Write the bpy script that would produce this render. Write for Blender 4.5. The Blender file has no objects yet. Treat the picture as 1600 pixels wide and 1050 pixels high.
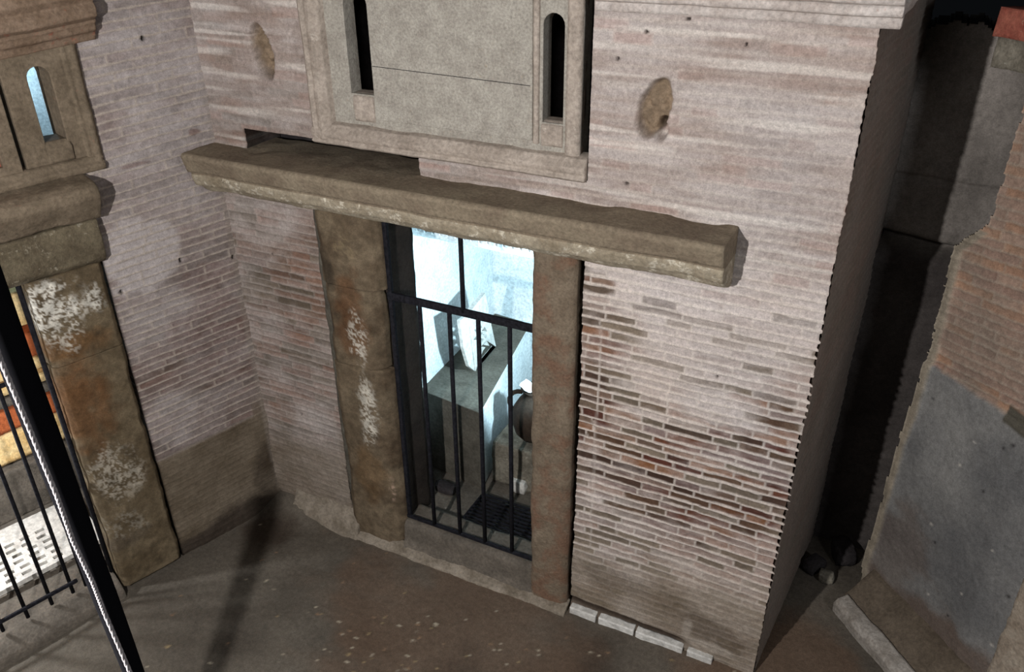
import bpy, bmesh, math, random
import numpy as np
from mathutils import Vector, Matrix

S = bpy.context.scene
COL = S.collection
# ------------------------------------------------------------------ camera
F = 1300.365
CX = np.array([0.8927, 0.2132, -0.3949]); CY = np.array([0.4491, -0.4391, 0.7781]); CZ = np.array([-0.0075, -0.8727, -0.4881])
# rows above: world X, Y, Z written in camera axes (x right, y down, z forward)
_vh = np.array([-2140 - 800, -177 - 525.0]); _vv = np.array([20.0, 2325.0])
F = math.sqrt(-float(_vh @ _vv))
CX = -np.array([*_vh, F]) / np.linalg.norm([*_vh, F]); CZ = -np.array([*_vv, F]) / np.linalg.norm([*_vv, F]); CY = np.cross(CZ, CX)
CAM = np.array([0, 0, 3.46337])
cam = bpy.data.cameras.new('camera'); co = bpy.data.objects.new('camera', cam); COL.objects.link(co)
cam.sensor_fit = 'HORIZONTAL'; cam.sensor_width = 36; cam.lens = F * 36 / 1600; cam.clip_start = 0.05
right = Vector((CX[0], CY[0], CZ[0])); up = -Vector((CX[1], CY[1], CZ[1])); back = -Vector((CX[2], CY[2], CZ[2]))
M = Matrix((right, up, back)).transposed().to_4x4(); M.translation = Vector(CAM); co.matrix_world = M
S.camera = co
# ------------------------------------------------------------------ world and lights
w = bpy.data.worlds.new('world'); S.world = w; w.use_nodes = True
w.node_tree.nodes['Background'].inputs[0].default_value = (0.75, 0.85, 1, 1)
w.node_tree.nodes['Background'].inputs[1].default_value = 0.004
S.view_settings.view_transform = 'Standard'; S.view_settings.look = 'None'; S.view_settings.gamma = 1; S.view_settings.exposure = 0.0
def lamp(name, loc, power, color, radius=0.03, kind='POINT', target=None, size=None, angle=None, blend=0.5):
    l = bpy.data.lights.new(name, kind); l.energy = power; l.color = color
    if kind == 'AREA': l.size = size
    else: l.shadow_soft_size = radius
    if kind == 'SPOT': l.spot_size = angle; l.spot_blend = blend
    o = bpy.data.objects.new(name, l); o.location = loc
    if target is not None: o.rotation_euler = (Vector(target) - Vector(loc)).to_track_quat('-Z', 'Y').to_euler()
    COL.objects.link(o); return o
lamp('flood_lamp', (-1.31, -0.65, 3.1), 470, (1.0, 0.97, 0.955), 0.03)
lamp('hall_fill_lamp', (3.0, 0.5, 3.3), 40, (0.92, 0.95, 1.0), kind='AREA', target=(-.15, 3.6, 1.4), size=.6)
lamp('front_fill_lamp', (-0.55, 0.1, 4.4), 11, (1.0, 0.97, 0.95), kind='AREA', target=(-1.3, 3, 1.6), size=0.7)  # added soft fill above the viewpoint, not a fitting of the place
lamp('tomb_lamp', (-1.12, 3.40, 1.45), 180, (0.60, 0.86, 1.0), 0.04, 'SPOT', (-2.32, 4.5, 1.25), angle=math.radians(97), blend=.25)
lamp('side_tomb_lamp', tuple([-3.18 + -.2756 * 1.9 - .9613 * .55, 3 - .9613 * 1.9 + .2756 * .55, .95]), 60, (0.95, 0.97, 1.0), 0.05)
lamp('side_tomb_high_lamp', (-4.6, 2.9, 2.6), 14, (0.5, 0.8, 1.0), 0.05)

# ------------------------------------------------------------------ helpers
rng = np.random.default_rng(7)
def srgb(r, g, b):
    c = np.array([r, g, b]) / 255.0
    return np.where(c <= 0.04045, c / 12.92, ((c + 0.055) / 1.055) ** 2.4)
_T = np.random.default_rng(3).random((64, 64, 64)).astype(np.float32)
def vnoise(P):
    Pi = np.floor(P).astype(int); f = P - Pi; f = f * f * (3 - 2 * f); Pi &= 63; Q = (Pi + 1) & 63
    x0, y0, z0 = Pi.T; x1, y1, z1 = Q.T; fx, fy, fz = f.T
    a = _T[x0, y0, z0] * (1 - fx) + _T[x1, y0, z0] * fx; b = _T[x0, y1, z0] * (1 - fx) + _T[x1, y1, z0] * fx
    c = _T[x0, y0, z1] * (1 - fx) + _T[x1, y0, z1] * fx; d = _T[x0, y1, z1] * (1 - fx) + _T[x1, y1, z1] * fx
    return (a * (1 - fy) + b * fy) * (1 - fz) + (c * (1 - fy) + d * fy) * fz
def fbm(P, scale=1.0, octv=4, off=0.0):
    """about -1 .. 1"""
    P = np.asarray(P, float) * scale + off; s = 0; a = 1; t = 0
    for _ in range(octv):
        s = s + a * (vnoise(P) * 2 - 1); t += a; a *= 0.5; P = P * 2.03 + 11.7
    return s / t * 1.4
def fbm2(u, v, su, sv, octv=4, off=0.0):
    P = np.stack([u * su, v * sv, np.full_like(u, 0.37)], -1).reshape(-1, 3)
    return fbm(P, 1, octv, off).reshape(u.shape)
def sstep(a, b, x):
    t = np.clip((x - a) / (b - a), 0, 1); return t * t * (3 - 2 * t)
# wall frames: map (along, out-of-wall, up) to the world
def MB(u, o, z): return np.stack([u, 3.0 - o, z], -1)                 # back wall: u = x, o = towards the room
_th = math.radians(16); LD = np.array([-math.sin(_th), -math.cos(_th)]); LN = np.array([math.cos(_th), -math.sin(_th)])
def ML(u, o, z): return np.stack([-3.18 + LD[0] * u + LN[0] * o, 3.0 + LD[1] * u + LN[1] * o, z], -1)
RD = np.array([.7, -.714]); RN = np.array([-.714, -.7])
def MR(u, o, z): return np.stack([.242 + RD[0] * u + RN[0] * o, 3.782 + RD[1] * u + RN[1] * o, z], -1)
_a = np.array([-.205, 3.0]); _b = np.array([-.10, 4.2]); SD = (_b - _a) / np.linalg.norm(_b - _a); SN = np.array([SD[1], -SD[0]])
def MS(u, o, z): return np.stack([_a[0] + SD[0] * u + SN[0] * o, _a[1] + SD[1] * u + SN[1] * o, z], -1)
def ray(px, py):
    d = np.array([px - 800, py - 525, F]); return np.array([d @ CX, d @ CY, d @ CZ])
def at(px, py, axis, val):
    """the point of the plane axis = val that the photograph shows at a pixel (used to take measurements)"""
    r = ray(px, py); return CAM + (val - CAM[axis]) / r[axis] * r
def atL(px, py, off=0.0):
    r = ray(px, py); c0 = np.array([-3.18, 3.0]); t = (off - (CAM[:2] - c0) @ LN) / (r[:2] @ LN); P = CAM + t * r
    return np.array([(P[:2] - c0) @ LD, P[2]])
def atR(px, py, off=0.0):
    r = ray(px, py); c0 = np.array([.242, 3.782]); t = (off - (CAM[:2] - c0) @ RN) / (r[:2] @ RN); P = CAM + t * r
    return np.array([(P[:2] - c0) @ RD, P[2]])

def tag(o, label=None, cat=None, group=None, kind=None):
    if label: o['label'] = label
    if cat: o['category'] = cat
    if group: o['group'] = group
    if kind: o['kind'] = kind
    return o
def mesh_obj(name, V, faces, mat, parent=None, smooth=True, colors=None, origin=None):
    V = np.asarray(V, float)
    if origin is None: origin = np.array([*(V[:, :2].min(0) + V[:, :2].max(0)) / 2, V[:, 2].min()])
    if parent is not None: origin = np.array(parent.location)
    me = bpy.data.meshes.new(name)
    me.from_pydata((V - origin).tolist() if len(V) < 5000 else [], [], faces if len(V) < 5000 else [])
    if len(V) >= 5000:
        fa = np.asarray(faces); n = len(fa)
        me.vertices.add(len(V)); me.vertices.foreach_set('co', (V - origin).astype(np.float32).ravel())
        me.loops.add(n * 4); me.loops.foreach_set('vertex_index', fa.astype(np.int32).ravel())
        me.polygons.add(n); me.polygons.foreach_set('loop_start', (np.arange(n) * 4).astype(np.int32))
        me.update(calc_edges=True); me.validate()
    if smooth is True: me.polygons.foreach_set('use_smooth', np.ones(len(me.polygons), bool))
    if colors is not None:
        a = me.color_attributes.new('Col', 'FLOAT_COLOR', 'POINT')
        a.data.foreach_set('color', np.concatenate([colors, np.ones((len(colors), 1))], 1).astype(np.float32).ravel())
    me.materials.append(mat); o = bpy.data.objects.new(name, me); COL.objects.link(o)
    if parent is not None: o.parent = parent
    else: o.location = origin
    return o
def empty(name, loc):
    o = bpy.data.objects.new(name, None); o.location = loc; o.empty_display_size = .1; COL.objects.link(o)
    bpy.context.view_layer.update(); return o
def autosharp(o, ang=35):
    m = o.modifiers.new('bev', 'BEVEL'); m.width = 0.004; m.segments = 2; m.limit_method = 'ANGLE'; m.angle_limit = math.radians(ang); return o

# lofted stone: closed profile (o, z) swept along u, subdivided and roughened
def loft(name, mp, prof, u0, u1, mat, du=0.02, amp=0.006, nscale=9, parent=None, dens=0.02, seed=0.0, ends=None, chip=0.0, tilt=0.0, vert=False, smooth=True, colfn=None):
    """vert: profile is (u, o) and the sweep runs up z"""
    P = []
    n = len(prof)
    for i in range(n):
        a = np.array(prof[i]); b = np.array(prof[(i + 1) % n]); k = max(1, int(np.linalg.norm(b - a) / dens))
        for j in range(k): P.append(a + (b - a) * j / k)
    P = np.array(P); m = len(P); c = P.mean(0)
    us = np.linspace(u0, u1, max(2, int(abs(u1 - u0) / du)) + 1); rings = []
    for i, u in enumerate(us):
        rings.append(np.column_stack([np.full(m, u), P]))
    def cap(u, s, uin):                                   # rounded end rings
        out = []
        for k, (sc, d) in enumerate([(0.975, 0.003), (0.7, 0.004), (0.3, 0.004), (0.02, 0.004)]):
            out.append(np.column_stack([np.full(m, u + s * d), c + (P - c) * sc]))
        return out
    s = 1 if u1 > u0 else -1
    rings = cap(u0, -s, 1)[::-1] + rings + cap(u1, s, 1)
    G = np.array(rings)                                    # k, m, 3 in (u, o, z) or (z, u, o)
    if vert: G = G[..., [1, 2, 0]]
    if tilt: G[..., 2] += (G[..., 0] - u0) * tilt
    W = mp(G[..., 0], G[..., 1], G[..., 2]).reshape(-1, 3)
    # outward direction from ring centre
    cc = mp(G[..., 0].mean(1)[:, None], G[..., 1].mean(1)[:, None], G[..., 2].mean(1)[:, None])
    D = W.reshape(len(G), m, 3) - cc; D /= np.linalg.norm(D, axis=-1, keepdims=True) + 1e-6; D = D.reshape(-1, 3)
    W = W + D * (fbm(W, nscale, 5, seed) * amp)[:, None]
    if chip:
        q = np.clip(fbm(W, nscale * .6, 3, seed + 5) - .35, 0, 1); W = W - D * (q * chip)[:, None]
    k = len(G); idx = np.arange(k * m).reshape(k, m); a = idx[:-1]; b = idx[1:]
    fa = np.stack([a, b, np.roll(b, -1, 1), np.roll(a, -1, 1)], -1).reshape(-1, 4)
    V = np.concatenate([W, [W[:m].mean(0)], [W[-m:].mean(0)]])
    # orientation check
    v0 = W[fa[len(fa) // 2]]; nn = np.cross(v0[1] - v0[0], v0[2] - v0[0])
    if nn @ D[fa[len(fa) // 2][0]] < 0: fa = fa[:, ::-1]
    cols = colfn(V) if colfn else None
    return mesh_obj(name, V, fa.tolist() if len(V) < 5000 else fa, mat, parent, smooth, cols)
def rbox(u0, u1, v0, v1): return [(u0, v0), (u1, v0), (u1, v1), (u0, v1)]
def tube(name, pts, r, mat, parent=None, n=8, square=False):
    pts = [Vector(p) for p in pts]; V = []; Fc = []; prev = None
    for i, p in enumerate(pts):
        t = (pts[min(i + 1, len(pts) - 1)] - pts[max(i - 1, 0)]).normalized()
        if prev is None: prev = t.orthogonal().normalized() if abs(t.z) > .9 else Vector((0, 0, 1))
        a = (prev - t * prev.dot(t)).normalized(); prev = a; b = t.cross(a)
        rr = r[i] if isinstance(r, (list, tuple)) else r
        for k in range(n):
            an = 2 * math.pi * (k + .5) / n; V.append(p + (a * math.cos(an) + b * math.sin(an)) * rr)
    for i in range(len(pts) - 1):
        for k in range(n): Fc.append((i * n + k, i * n + (k + 1) % n, (i + 1) * n + (k + 1) % n, (i + 1) * n + k))
    Fc.append(tuple(range(n))[::-1]); Fc.append(tuple(range((len(pts) - 1) * n, len(pts) * n)))
    return mesh_obj(name, [tuple(v) for v in V], Fc, mat, parent, n > 4)
def flat_bar(name, a, b, w_, t_, mat, parent=None, side=(0, 0, 1)):
    a = Vector(a); b = Vector(b); d = (b - a).normalized(); s = Vector(side); s = (s - d * s.dot(d)).normalized(); q = d.cross(s)
    V = [tuple(p + s * (w_ / 2 * i) + q * (t_ / 2 * j)) for p in (a, b) for i, j in ((-1, -1), (1, -1), (1, 1), (-1, 1))]
    Fc = [(0, 1, 2, 3), (7, 6, 5, 4), (0, 4, 5, 1), (1, 5, 6, 2), (2, 6, 7, 3), (3, 7, 4, 0)]
    o = mesh_obj(name, V, Fc, mat, parent, False); m = o.modifiers.new('b', 'BEVEL'); m.width = min(w_, t_) * .2; m.segments = 2; return o
def plate(name, mp, outer, holes, o0, o1, mat, parent=None, bevel=0.002, amp=0.0, seed=0):
    """flat plate with holes: 2-D outlines in the wall's (u, z), from depth o0 to o1"""
    cu = bpy.data.curves.new(name, 'CURVE'); cu.dimensions = '2D'; cu.fill_mode = 'BOTH'
    cu.extrude = abs(o1 - o0) / 2 - bevel; cu.bevel_depth = bevel; cu.bevel_resolution = 1; cu.offset = -bevel
    for pts in [outer] + holes:
        sp = cu.splines.new('POLY'); sp.points.add(len(pts) - 1)
        for i, p in enumerate(pts): sp.points[i].co = (p[0], p[1], 0, 1)
        sp.use_cyclic_u = True
    t = bpy.data.objects.new('t', cu); COL.objects.link(t); dg = bpy.context.evaluated_depsgraph_get(); dg.update()
    me = bpy.data.meshes.new_from_object(t.evaluated_get(dg)); bpy.data.objects.remove(t); bpy.data.curves.remove(cu)
    bm = bmesh.new(); bm.from_mesh(me); bmesh.ops.remove_doubles(bm, verts=bm.verts, dist=1e-5)
    V = np.array([v.co[:] for v in bm.verts]); W = mp(V[:, 0], (o0 + o1) / 2 + V[:, 2], V[:, 1])
    if amp: W = W + np.stack([fbm(W, 12, 3, seed + k) * amp for k in range(3)], -1)
    bm.faces.ensure_lookup_table(); fc = [[v.index for v in f.verts] for f in bm.faces]; bm.free(); bpy.data.meshes.remove(me)
    o = mesh_obj(name, W, fc, mat, parent, False)
    return o
def capsule(u, z0, z1, w_, flat_bottom=True, n=10):
    r = w_ / 2; P = [(u + r * math.cos(a), z1 - r + r * math.sin(a)) for a in np.linspace(0, math.pi, n)]
    return P + [(u - r, z0), (u + r, z0)]

# ------------------------------------------------------------------ materials
def nt(name, rough=.85, spec=.25):
    m = bpy.data.materials.new(name); m.use_nodes = True; t = m.node_tree; b = t.nodes['Principled BSDF']
    b.inputs['Roughness'].default_value = rough; b.inputs['Specular IOR Level'].default_value = spec; return m, t, b
def noise(t, vec, scale, detail=6, rough=.6):
    n = t.nodes.new('ShaderNodeTexNoise'); n.inputs['Scale'].default_value = scale; n.inputs['Detail'].default_value = detail
    n.inputs['Roughness'].default_value = rough; t.links.new(vec, n.inputs['Vector']); return n.outputs['Fac']
def ramp(t, fac, stops):
    r = t.nodes.new('ShaderNodeValToRGB'); e = r.color_ramp.elements
    while len(e) < len(stops): e.new(0.5)
    for q, (p, c) in zip(e, stops): q.position = p; q.color = (*c, 1)
    t.links.new(fac, r.inputs[0]); return r.outputs[0]
def mix(t, fac, a, b, mode='MIX'):
    m = t.nodes.new('ShaderNodeMix'); m.data_type = 'RGBA'; m.blend_type = mode
    for s, v in ((0, fac), (6, a), (7, b)):
        if hasattr(v, 'node'): t.links.new(v, m.inputs[s])
        else: m.inputs[s].default_value = v if s == 0 else (*v, 1)
    return m.outputs[2]
def bump(t, b, h, strength, dist):
    n = t.nodes.new('ShaderNodeBump'); n.inputs['Strength'].default_value = strength; n.inputs['Distance'].default_value = dist
    t.links.new(h, n.inputs['Height']); t.links.new(n.outputs[0], b.inputs['Normal']); return n
def coords(t): 
    g = t.nodes.new('ShaderNodeNewGeometry'); return g.outputs['Position']
def vc_mat(name, var=.35, bs=.5):
    m, t, b = nt(name, .9, .15); P = coords(t); a = t.nodes.new('ShaderNodeAttribute'); a.attribute_name = 'Col'
    n1 = noise(t, P, 45, 8, .75); n2 = noise(t, P, 170, 3, .6)
    c = mix(t, 1, a.outputs['Color'], ramp(t, n1, [(.3, (1 - var,) * 3), (.7, (1 + var * .35,) * 3)]), 'MULTIPLY')
    c = mix(t, 1, c, ramp(t, n2, [(.3, (.80, .80, .80)), (.7, (1.13, 1.13, 1.13))]), 'MULTIPLY')
    t.links.new(c, b.inputs['Base Color']); bump(t, b, n1, bs, .006); return m
def stone(name, c1, c2, c3=None, thr=.62, scale=6, bs=.6, c4=None, fine=60, rough=.88):
    m, t, b = nt(name, rough, .25); P = coords(t); n1 = noise(t, P, scale, 8, .68); n2 = noise(t, P, fine, 6, .7)
    c = ramp(t, n1, [(.35, tuple(c1)), (.65, tuple(c2))])
    if c4 is not None:
        n4 = noise(t, P, scale * .7, 5, .6); n4b = t.nodes.new('ShaderNodeMath'); n4b.operation = 'MULTIPLY_ADD'; n4b.inputs[1].default_value = 1; n4b.inputs[2].default_value = 0
        t.links.new(n4, n4b.inputs[0]); c = mix(t, ramp(t, n4b.outputs[0], [(.5, (0, 0, 0)), (.62, (1, 1, 1))]), c, tuple(c4))
    if c3 is not None:
        n3 = noise(t, P, scale * 2.3, 9, .78); c = mix(t, ramp(t, n3, [(thr, (0, 0, 0)), (thr + .07, (1, 1, 1))]), c, tuple(c3))
    c = mix(t, 1, c, ramp(t, n2, [(.3, (.62, .62, .62)), (.7, (1.2, 1.2, 1.2))]), 'MULTIPLY')
    t.links.new(c, b.inputs['Base Color']); bump(t, b, n2, bs, .008); return m
MV = vc_mat('weathered_masonry')
M_TRAV = stone('lintel_travertine', srgb(120, 106, 90), srgb(144, 132, 112), srgb(176, 166, 146), .66, 5)
M_BAND = stone('lintel_lower_band', srgb(140, 128, 108), srgb(174, 164, 144), srgb(208, 200, 182), .54, 7)
M_JL = stone('left_jamb_stone', srgb(92, 72, 52), srgb(128, 108, 82), srgb(215, 208, 190), .64, 7, .9, srgb(104, 60, 40), 70)
M_JR = stone('right_jamb_stone', srgb(112, 98, 82), srgb(138, 124, 106), srgb(168, 156, 134), .64, 9, .9, srgb(124, 98, 80), 80)
M_JLL = stone('side_jamb_stone', srgb(104, 82, 54), srgb(134, 116, 84), srgb(228, 222, 208), .60, 6, .9, srgb(110, 66, 34), 60)
M_DSTONE = stone('dim_grey_stone', srgb(88, 82, 74), srgb(112, 104, 94), None, .6, 8)
M_WIN = stone('window_travertine', srgb(158, 152, 142), srgb(182, 177, 166), srgb(172, 156, 134), .60, 14, .7, None, 95)
M_FRAME = stone('window_moulding', srgb(158, 146, 134), srgb(184, 172, 160), srgb(200, 190, 178), .6, 8)
M_LWIN = stone('side_window_stone', srgb(104, 92, 76), srgb(132, 118, 100), srgb(146, 112, 92), .62, 8)
M_CORN = stone('brick_cornice', srgb(118, 98, 80), srgb(142, 122, 104), srgb(150, 96, 78), .58, 8)
M_CORNR = stone('pale_cornice', srgb(176, 164, 156), srgb(206, 198, 192), srgb(176, 140, 128), .62, 7)
M_IRON, _t, _b = nt('black_iron', .8, .12)
_n = noise(_t, coords(_t), 60, 5); _t.links.new(ramp(_t, _n, [(.35, (.006, .006, .008)), (.7, (.02, .02, .026))]), _b.inputs['Base Color']); 
bump(_t, _b, _n, .3, .003)
M_PLASTER = stone('pale_tomb_plaster', srgb(205, 212, 214), srgb(232, 236, 236), srgb(190, 200, 204), .62, 5, .2)
M_BENCH = stone('bench_mortar', srgb(78, 74, 66), srgb(104, 100, 90), srgb(120, 116, 106), .66, 9, .6)
M_BENCHF = stone('bench_plaster_face', srgb(205, 212, 214), srgb(232, 236, 236), srgb(140, 140, 134), .66, 6, .3)
M_MARBLE = stone('white_marble', srgb(196, 194, 188), srgb(226, 224, 218), None, .6, 9, .2, None, 40, .5)
M_ROCK = stone('tuff_rock', srgb(104, 98, 86), srgb(150, 144, 130), srgb(196, 192, 178), .6, 12, 1.0)
M_URN = stone('dark_urn_clay', srgb(44, 36, 30), srgb(66, 54, 44), None, .6, 9, .3)
M_PAPER, _t, _b = nt('white_paper', .8, .1); _b.inputs['Base Color'].default_value = (.8, .8, .82, 1)
M_ROPE, _t, _b = nt('white_rope', .9, .1); _n = noise(_t, coords(_t), 400, 3)
_t.links.new(ramp(_t, _n, [(.3, (.16, .14, .14)), (.7, (.42, .40, .40))]), _b.inputs['Base Color'])
M_YEL = stone('ochre_block', srgb(216, 178, 116), srgb(244, 218, 164), srgb(190, 130, 70), .66, 10, .4)
M_RED = stone('terracotta_block', srgb(150, 76, 40), srgb(190, 104, 60), srgb(120, 70, 40), .66, 10, .4)
M_DARK = stone('dark_rock', srgb(44, 40, 42), srgb(66, 62, 62), None, .6, 7, 1.0)
M_REDB = stone('red_brick', srgb(140, 74, 62), srgb(170, 104, 86), srgb(176, 150, 130), .6, 12, .7)

# ------------------------------------------------------------------ masonry grid walls
def rows_cols(v0, v1, pitch, seed, lmin=.09, lmax=.24):
    r = np.random.default_rng(seed); E = [v0]
    while E[-1] < v1 + .2: E.append(E[-1] + pitch * r.uniform(.86, 1.14))
    J = [np.cumsum(np.concatenate([[-8 + r.uniform(0, .2)], r.uniform(lmin, lmax, 120)])) for _ in E]
    return np.array(E), J
def brick(u, v, E, J, seed, mfrac=.30, warp=.010):
    vv = v + warp * fbm2(u, v, 1.7, 2.2, 3, seed) + .002 * fbm2(u, v, 22, 9, 2, seed + 3)
    row = np.clip(np.searchsorted(E, vv.ravel()).reshape(vv.shape) - 1, 0, len(E) - 2); h = E[row + 1] - E[row]; f = (vv - E[row]) / h
    d = np.minimum(f, 1 - f) * h                                       # distance to a bed joint's middle
    jm = mfrac * .041 / 2 * (1 + .5 * fbm2(u, v, 9, 9, 2, seed + 9))
    mb = 1 - sstep(jm * .7, jm * 1.35, d)
    uu = u + 8 - 4; mj = np.zeros_like(u); bid = np.zeros(u.shape, int); ud = u + .003 * fbm2(u, v, 30, 30, 2, seed + 4)
    for k in np.unique(row):
        s = row == k; x = ud[s]; j = J[k] + 4.0; i = np.clip(np.searchsorted(j, x) - 1, 0, len(j) - 2)
        dd = np.minimum(x - j[i], j[i + 1] - x); mj[s] = 1 - sstep(.002, .006, dd); bid[s] = i
    m = np.maximum(mb, mj * .9)
    r = np.random.default_rng(seed + 100).random((len(E) + 1, 130, 3)); R = r[row, np.clip(bid, 0, 129)]
    return m, R, row
def blob(u, v, blobs, nz=.35, ns=7, off=0):
    """blobs: (u, v, ru, rv, strength) -> soft ragged mask"""
    out = np.zeros_like(u); n = fbm2(u, v, ns, ns * 1.6, 5, off)
    for (a, b, ra, rb, s) in blobs:
        d = np.sqrt(((u - a) / ra) ** 2 + ((v - b) / rb) ** 2) + n * nz; out = np.maximum(out, s * (1 - sstep(.55, 1.1, d)))
    return out
def grid_wall(name, mp, u0, u1, v0, v1, du, dv, holes, fn, thick=.22, keep=None, kind='structure', rim=True, rimc=.75):
    def lines(a, b, d, ex):
        L = np.linspace(a, b, int(round((b - a) / d)) + 1)
        for e in ex:
            if a < e < b: L[np.argmin(abs(L - e))] = e
        return np.unique(L)
    U = lines(u0, u1, du, [h[0] for h in holes] + [h[1] for h in holes]); Vv = lines(v0, v1, dv, [h[2] for h in holes] + [h[3] for h in holes])
    u, v = np.meshgrid(U, Vv, indexing='ij'); o, col, du_ = fn(u, v)
    uc, vc = np.meshgrid((U[:-1] + U[1:]) / 2, (Vv[:-1] + Vv[1:]) / 2, indexing='ij'); K = np.ones(uc.shape, bool)
    for h in holes: K &= ~((uc > h[0]) & (uc < h[1]) & (vc > h[2]) & (vc < h[3]))
    if keep is not None: K &= keep(uc, vc)
    W = mp(u + du_, o, v); n0 = u.size; idx = np.arange(n0).reshape(u.shape)
    q = np.stack([idx[:-1, :-1], idx[1:, :-1], idx[1:, 1:], idx[:-1, 1:]], -1); fa = [q[K]]
    V = [W.reshape(-1, 3)]; C = [col.reshape(-1, 3)]
    if rim:
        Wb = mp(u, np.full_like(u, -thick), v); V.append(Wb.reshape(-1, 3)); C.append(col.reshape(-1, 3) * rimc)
        Kp = np.pad(K, 1); c = Kp[1:-1, 1:-1]
        for (nb, a, b) in ((Kp[:-2, 1:-1], (0, 1), (0, 0)), (Kp[2:, 1:-1], (1, 0), (1, 1)), (Kp[1:-1, :-2], (0, 0), (1, 0)), (Kp[1:-1, 2:], (1, 1), (0, 1))):
            i, j = np.nonzero(c & ~nb); A = idx[i + a[0], j + a[1]]; B = idx[i + b[0], j + b[1]]
            fa.append(np.stack([A, B, B + n0, A + n0], -1))
    fa = np.concatenate(fa); V = np.concatenate(V); C = np.concatenate(C)
    used = np.unique(fa); mp_ = np.full(len(V), -1); mp_[used] = np.arange(len(used))
    ob = mesh_obj(name, V[used], mp_[fa], MV, None, True, C[used]); return tag(ob, kind=kind)
def mixc(a, b, m): return a * (1 - m[..., None]) + b * m[..., None]
def lay(c, shape): return np.broadcast_to(np.array(c, float), (*shape, 3)).copy()

E1, J1 = rows_cols(-.1, 3.5, .041, 11)
WASH = srgb(214, 206, 203); MORT = srgb(220, 212, 205); PLAS = srgb(140, 130, 114)
def back_fn(u, v):
    m, R, row = brick(u, v, E1, J1, 21)
    vj = np.exp(-((u + 1.092 + .004 * fbm2(u, v, 1, 9, 3, 5)) / .0035) ** 2) * (v < 1.72) * (v > .45); m = np.maximum(m, vj)
    b1 = mixc(lay(srgb(122, 104, 92), u.shape), lay(srgb(146, 118, 104), u.shape), R[..., 0])
    b1 = mixc(b1, lay(srgb(122, 112, 100), u.shape), sstep(.6, .7, R[..., 1]))
    redz = blob(u, v, [(-.75, 1.05, .55, .42, 1), (-.32, 1.25, .16, .5, 1), (-1.10, 1.2, .12, .45, .9), (-1.05, 1.65, .16, .25, .6), (-.9, 1.9, .5, .06, .5)], .5, 5, 2)
    dk = mixc(lay(srgb(88, 50, 42), u.shape), lay(srgb(120, 82, 54), u.shape), sstep(.45, .8, R[..., 2]))
    dk = mixc(dk, lay(srgb(70, 58, 50), u.shape), sstep(.55, .7, R[..., 1]) * .8)
    b1 = mixc(b1, dk, redz * sstep(.2, .45, R[..., 0]))
    b1 *= (0.75 + .5 * R[..., 2:3])
    # lime wash
    ws = .34 + .42 * sstep(1.9, 2.15, v) * sstep(-1.9, -1.1, u) + .36 * sstep(2.2, 2.5, v) + .08 * sstep(-2.4, -2.7, u) + .26 * fbm2(u, v, 2.2, 26, 3, 35)
    ws += blob(u, v, [(-.72, 1.95, .65, .30, .65), (-.70, 1.60, .50, .35, .45), (-.95, .80, .3, .18, .30), (-.5, 2.6, .6, .5, .3), (-2.8, .6, .2, .3, .3), (-2.95, 1.9, .3, .2, .3), (-.85, 1.35, .16, .06, .4), (-1.1, 1.0, .06, .12, .3)], .55, 4, 7)
    ws += .38 * fbm2(u, v, 5, 9, 5, 31) + .16 * fbm2(u, v, 22, 40, 3, 33) - .28 * redz - .2 * (R[..., 1] - .4) - .42 * (R[..., 1] > .80) * sstep(2.05, 1.9, v) * (u > -1.5)
    ws -= blob(u, v, [(-2.75, 1.55, .25, .28, .35), (-1.1, 1.93, .09, .05, .9)], .4, 6, 12)
    ws = np.clip(ws, 0, .93)
    c = mixc(b1, lay(WASH, u.shape) * (1 - .18 * R[..., 0:1]) , ws)
    c = mixc(c, lay(srgb(188, 142, 128), u.shape), sstep(.72, .9, R[..., 2]) * (.20 + .3 * np.clip(fbm2(u, v, 4, 20, 3, 77), 0, 1)) * sstep(1.8, 2.3, v))
    c = mixc(c, lay(MORT, u.shape) * (1 - .25 * (u < -1.5))[..., None], m * (.25 + .6 * (1 - sstep(2.2, 2.5, v) * .6)) * (1 - .45 * (u < -1.5)))
    up = sstep(2.0, 2.35, v); st = np.clip(.5 + 1.1 * fbm2(u, v, 3.2, 24, 4, 141), 0, 1) * np.clip(.7 + .9 * fbm2(u, v, 2, 3, 3, 142), 0, 1)
    c = mixc(c, lay(srgb(150, 126, 112), u.shape), st * (.50 * up + .12)); c = c * (1 - .16 * up)[..., None]
    ln = np.clip(fbm2(u, v, 1.6, 30, 2, 151) - .30, 0, 1) * 2.2 * up; c = mixc(c, lay(srgb(216, 210, 204), u.shape), np.clip(ln, 0, .7))
    # smeared mortar low down
    low = np.clip(1 - sstep(.30, .62, v + .12 * fbm2(u, v, 3, 4, 4, 51)), 0, 1)
    lowL = np.clip(1 - sstep(.38, .75, v + .16 * fbm2(u, v, 3, 4, 4, 52)), 0, 1) * (u < -2.5)
    low = np.maximum(low * (.75 + .25 * (u > -1.3)), lowL)
    pc = mixc(lay(srgb(128, 116, 100), u.shape), lay(srgb(164, 154, 142), u.shape), np.clip(.5 + .8 * fbm2(u, v, 6, 8, 5, 61), 0, 1))
    pc = mixc(pc, lay(srgb(92, 80, 66), u.shape), blob(u, v, [(-.4, .17, .22, .12, .8), (-.9, .3, .4, .1, .4)], .5, 8, 3))
    c = mixc(c, pc, low * .88)
    # base course of white chips
    c = mixc(c, lay(srgb(84, 70, 58), u.shape), blob(u, v, [(-1.0, .02, .5, .05, .6)], .3, 8, 3))
    g = .38 + .4 * fbm2(u, v, 2.3, 2.0, 3, 71)
    c = mixc(c, c * np.array([1.02, .95, .88]), np.clip(g, 0, 1))
    c *= (1.03 - .22 * sstep(-2.2, -2.75, u) * sstep(2.9, 2.0, v))[..., None]
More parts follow.
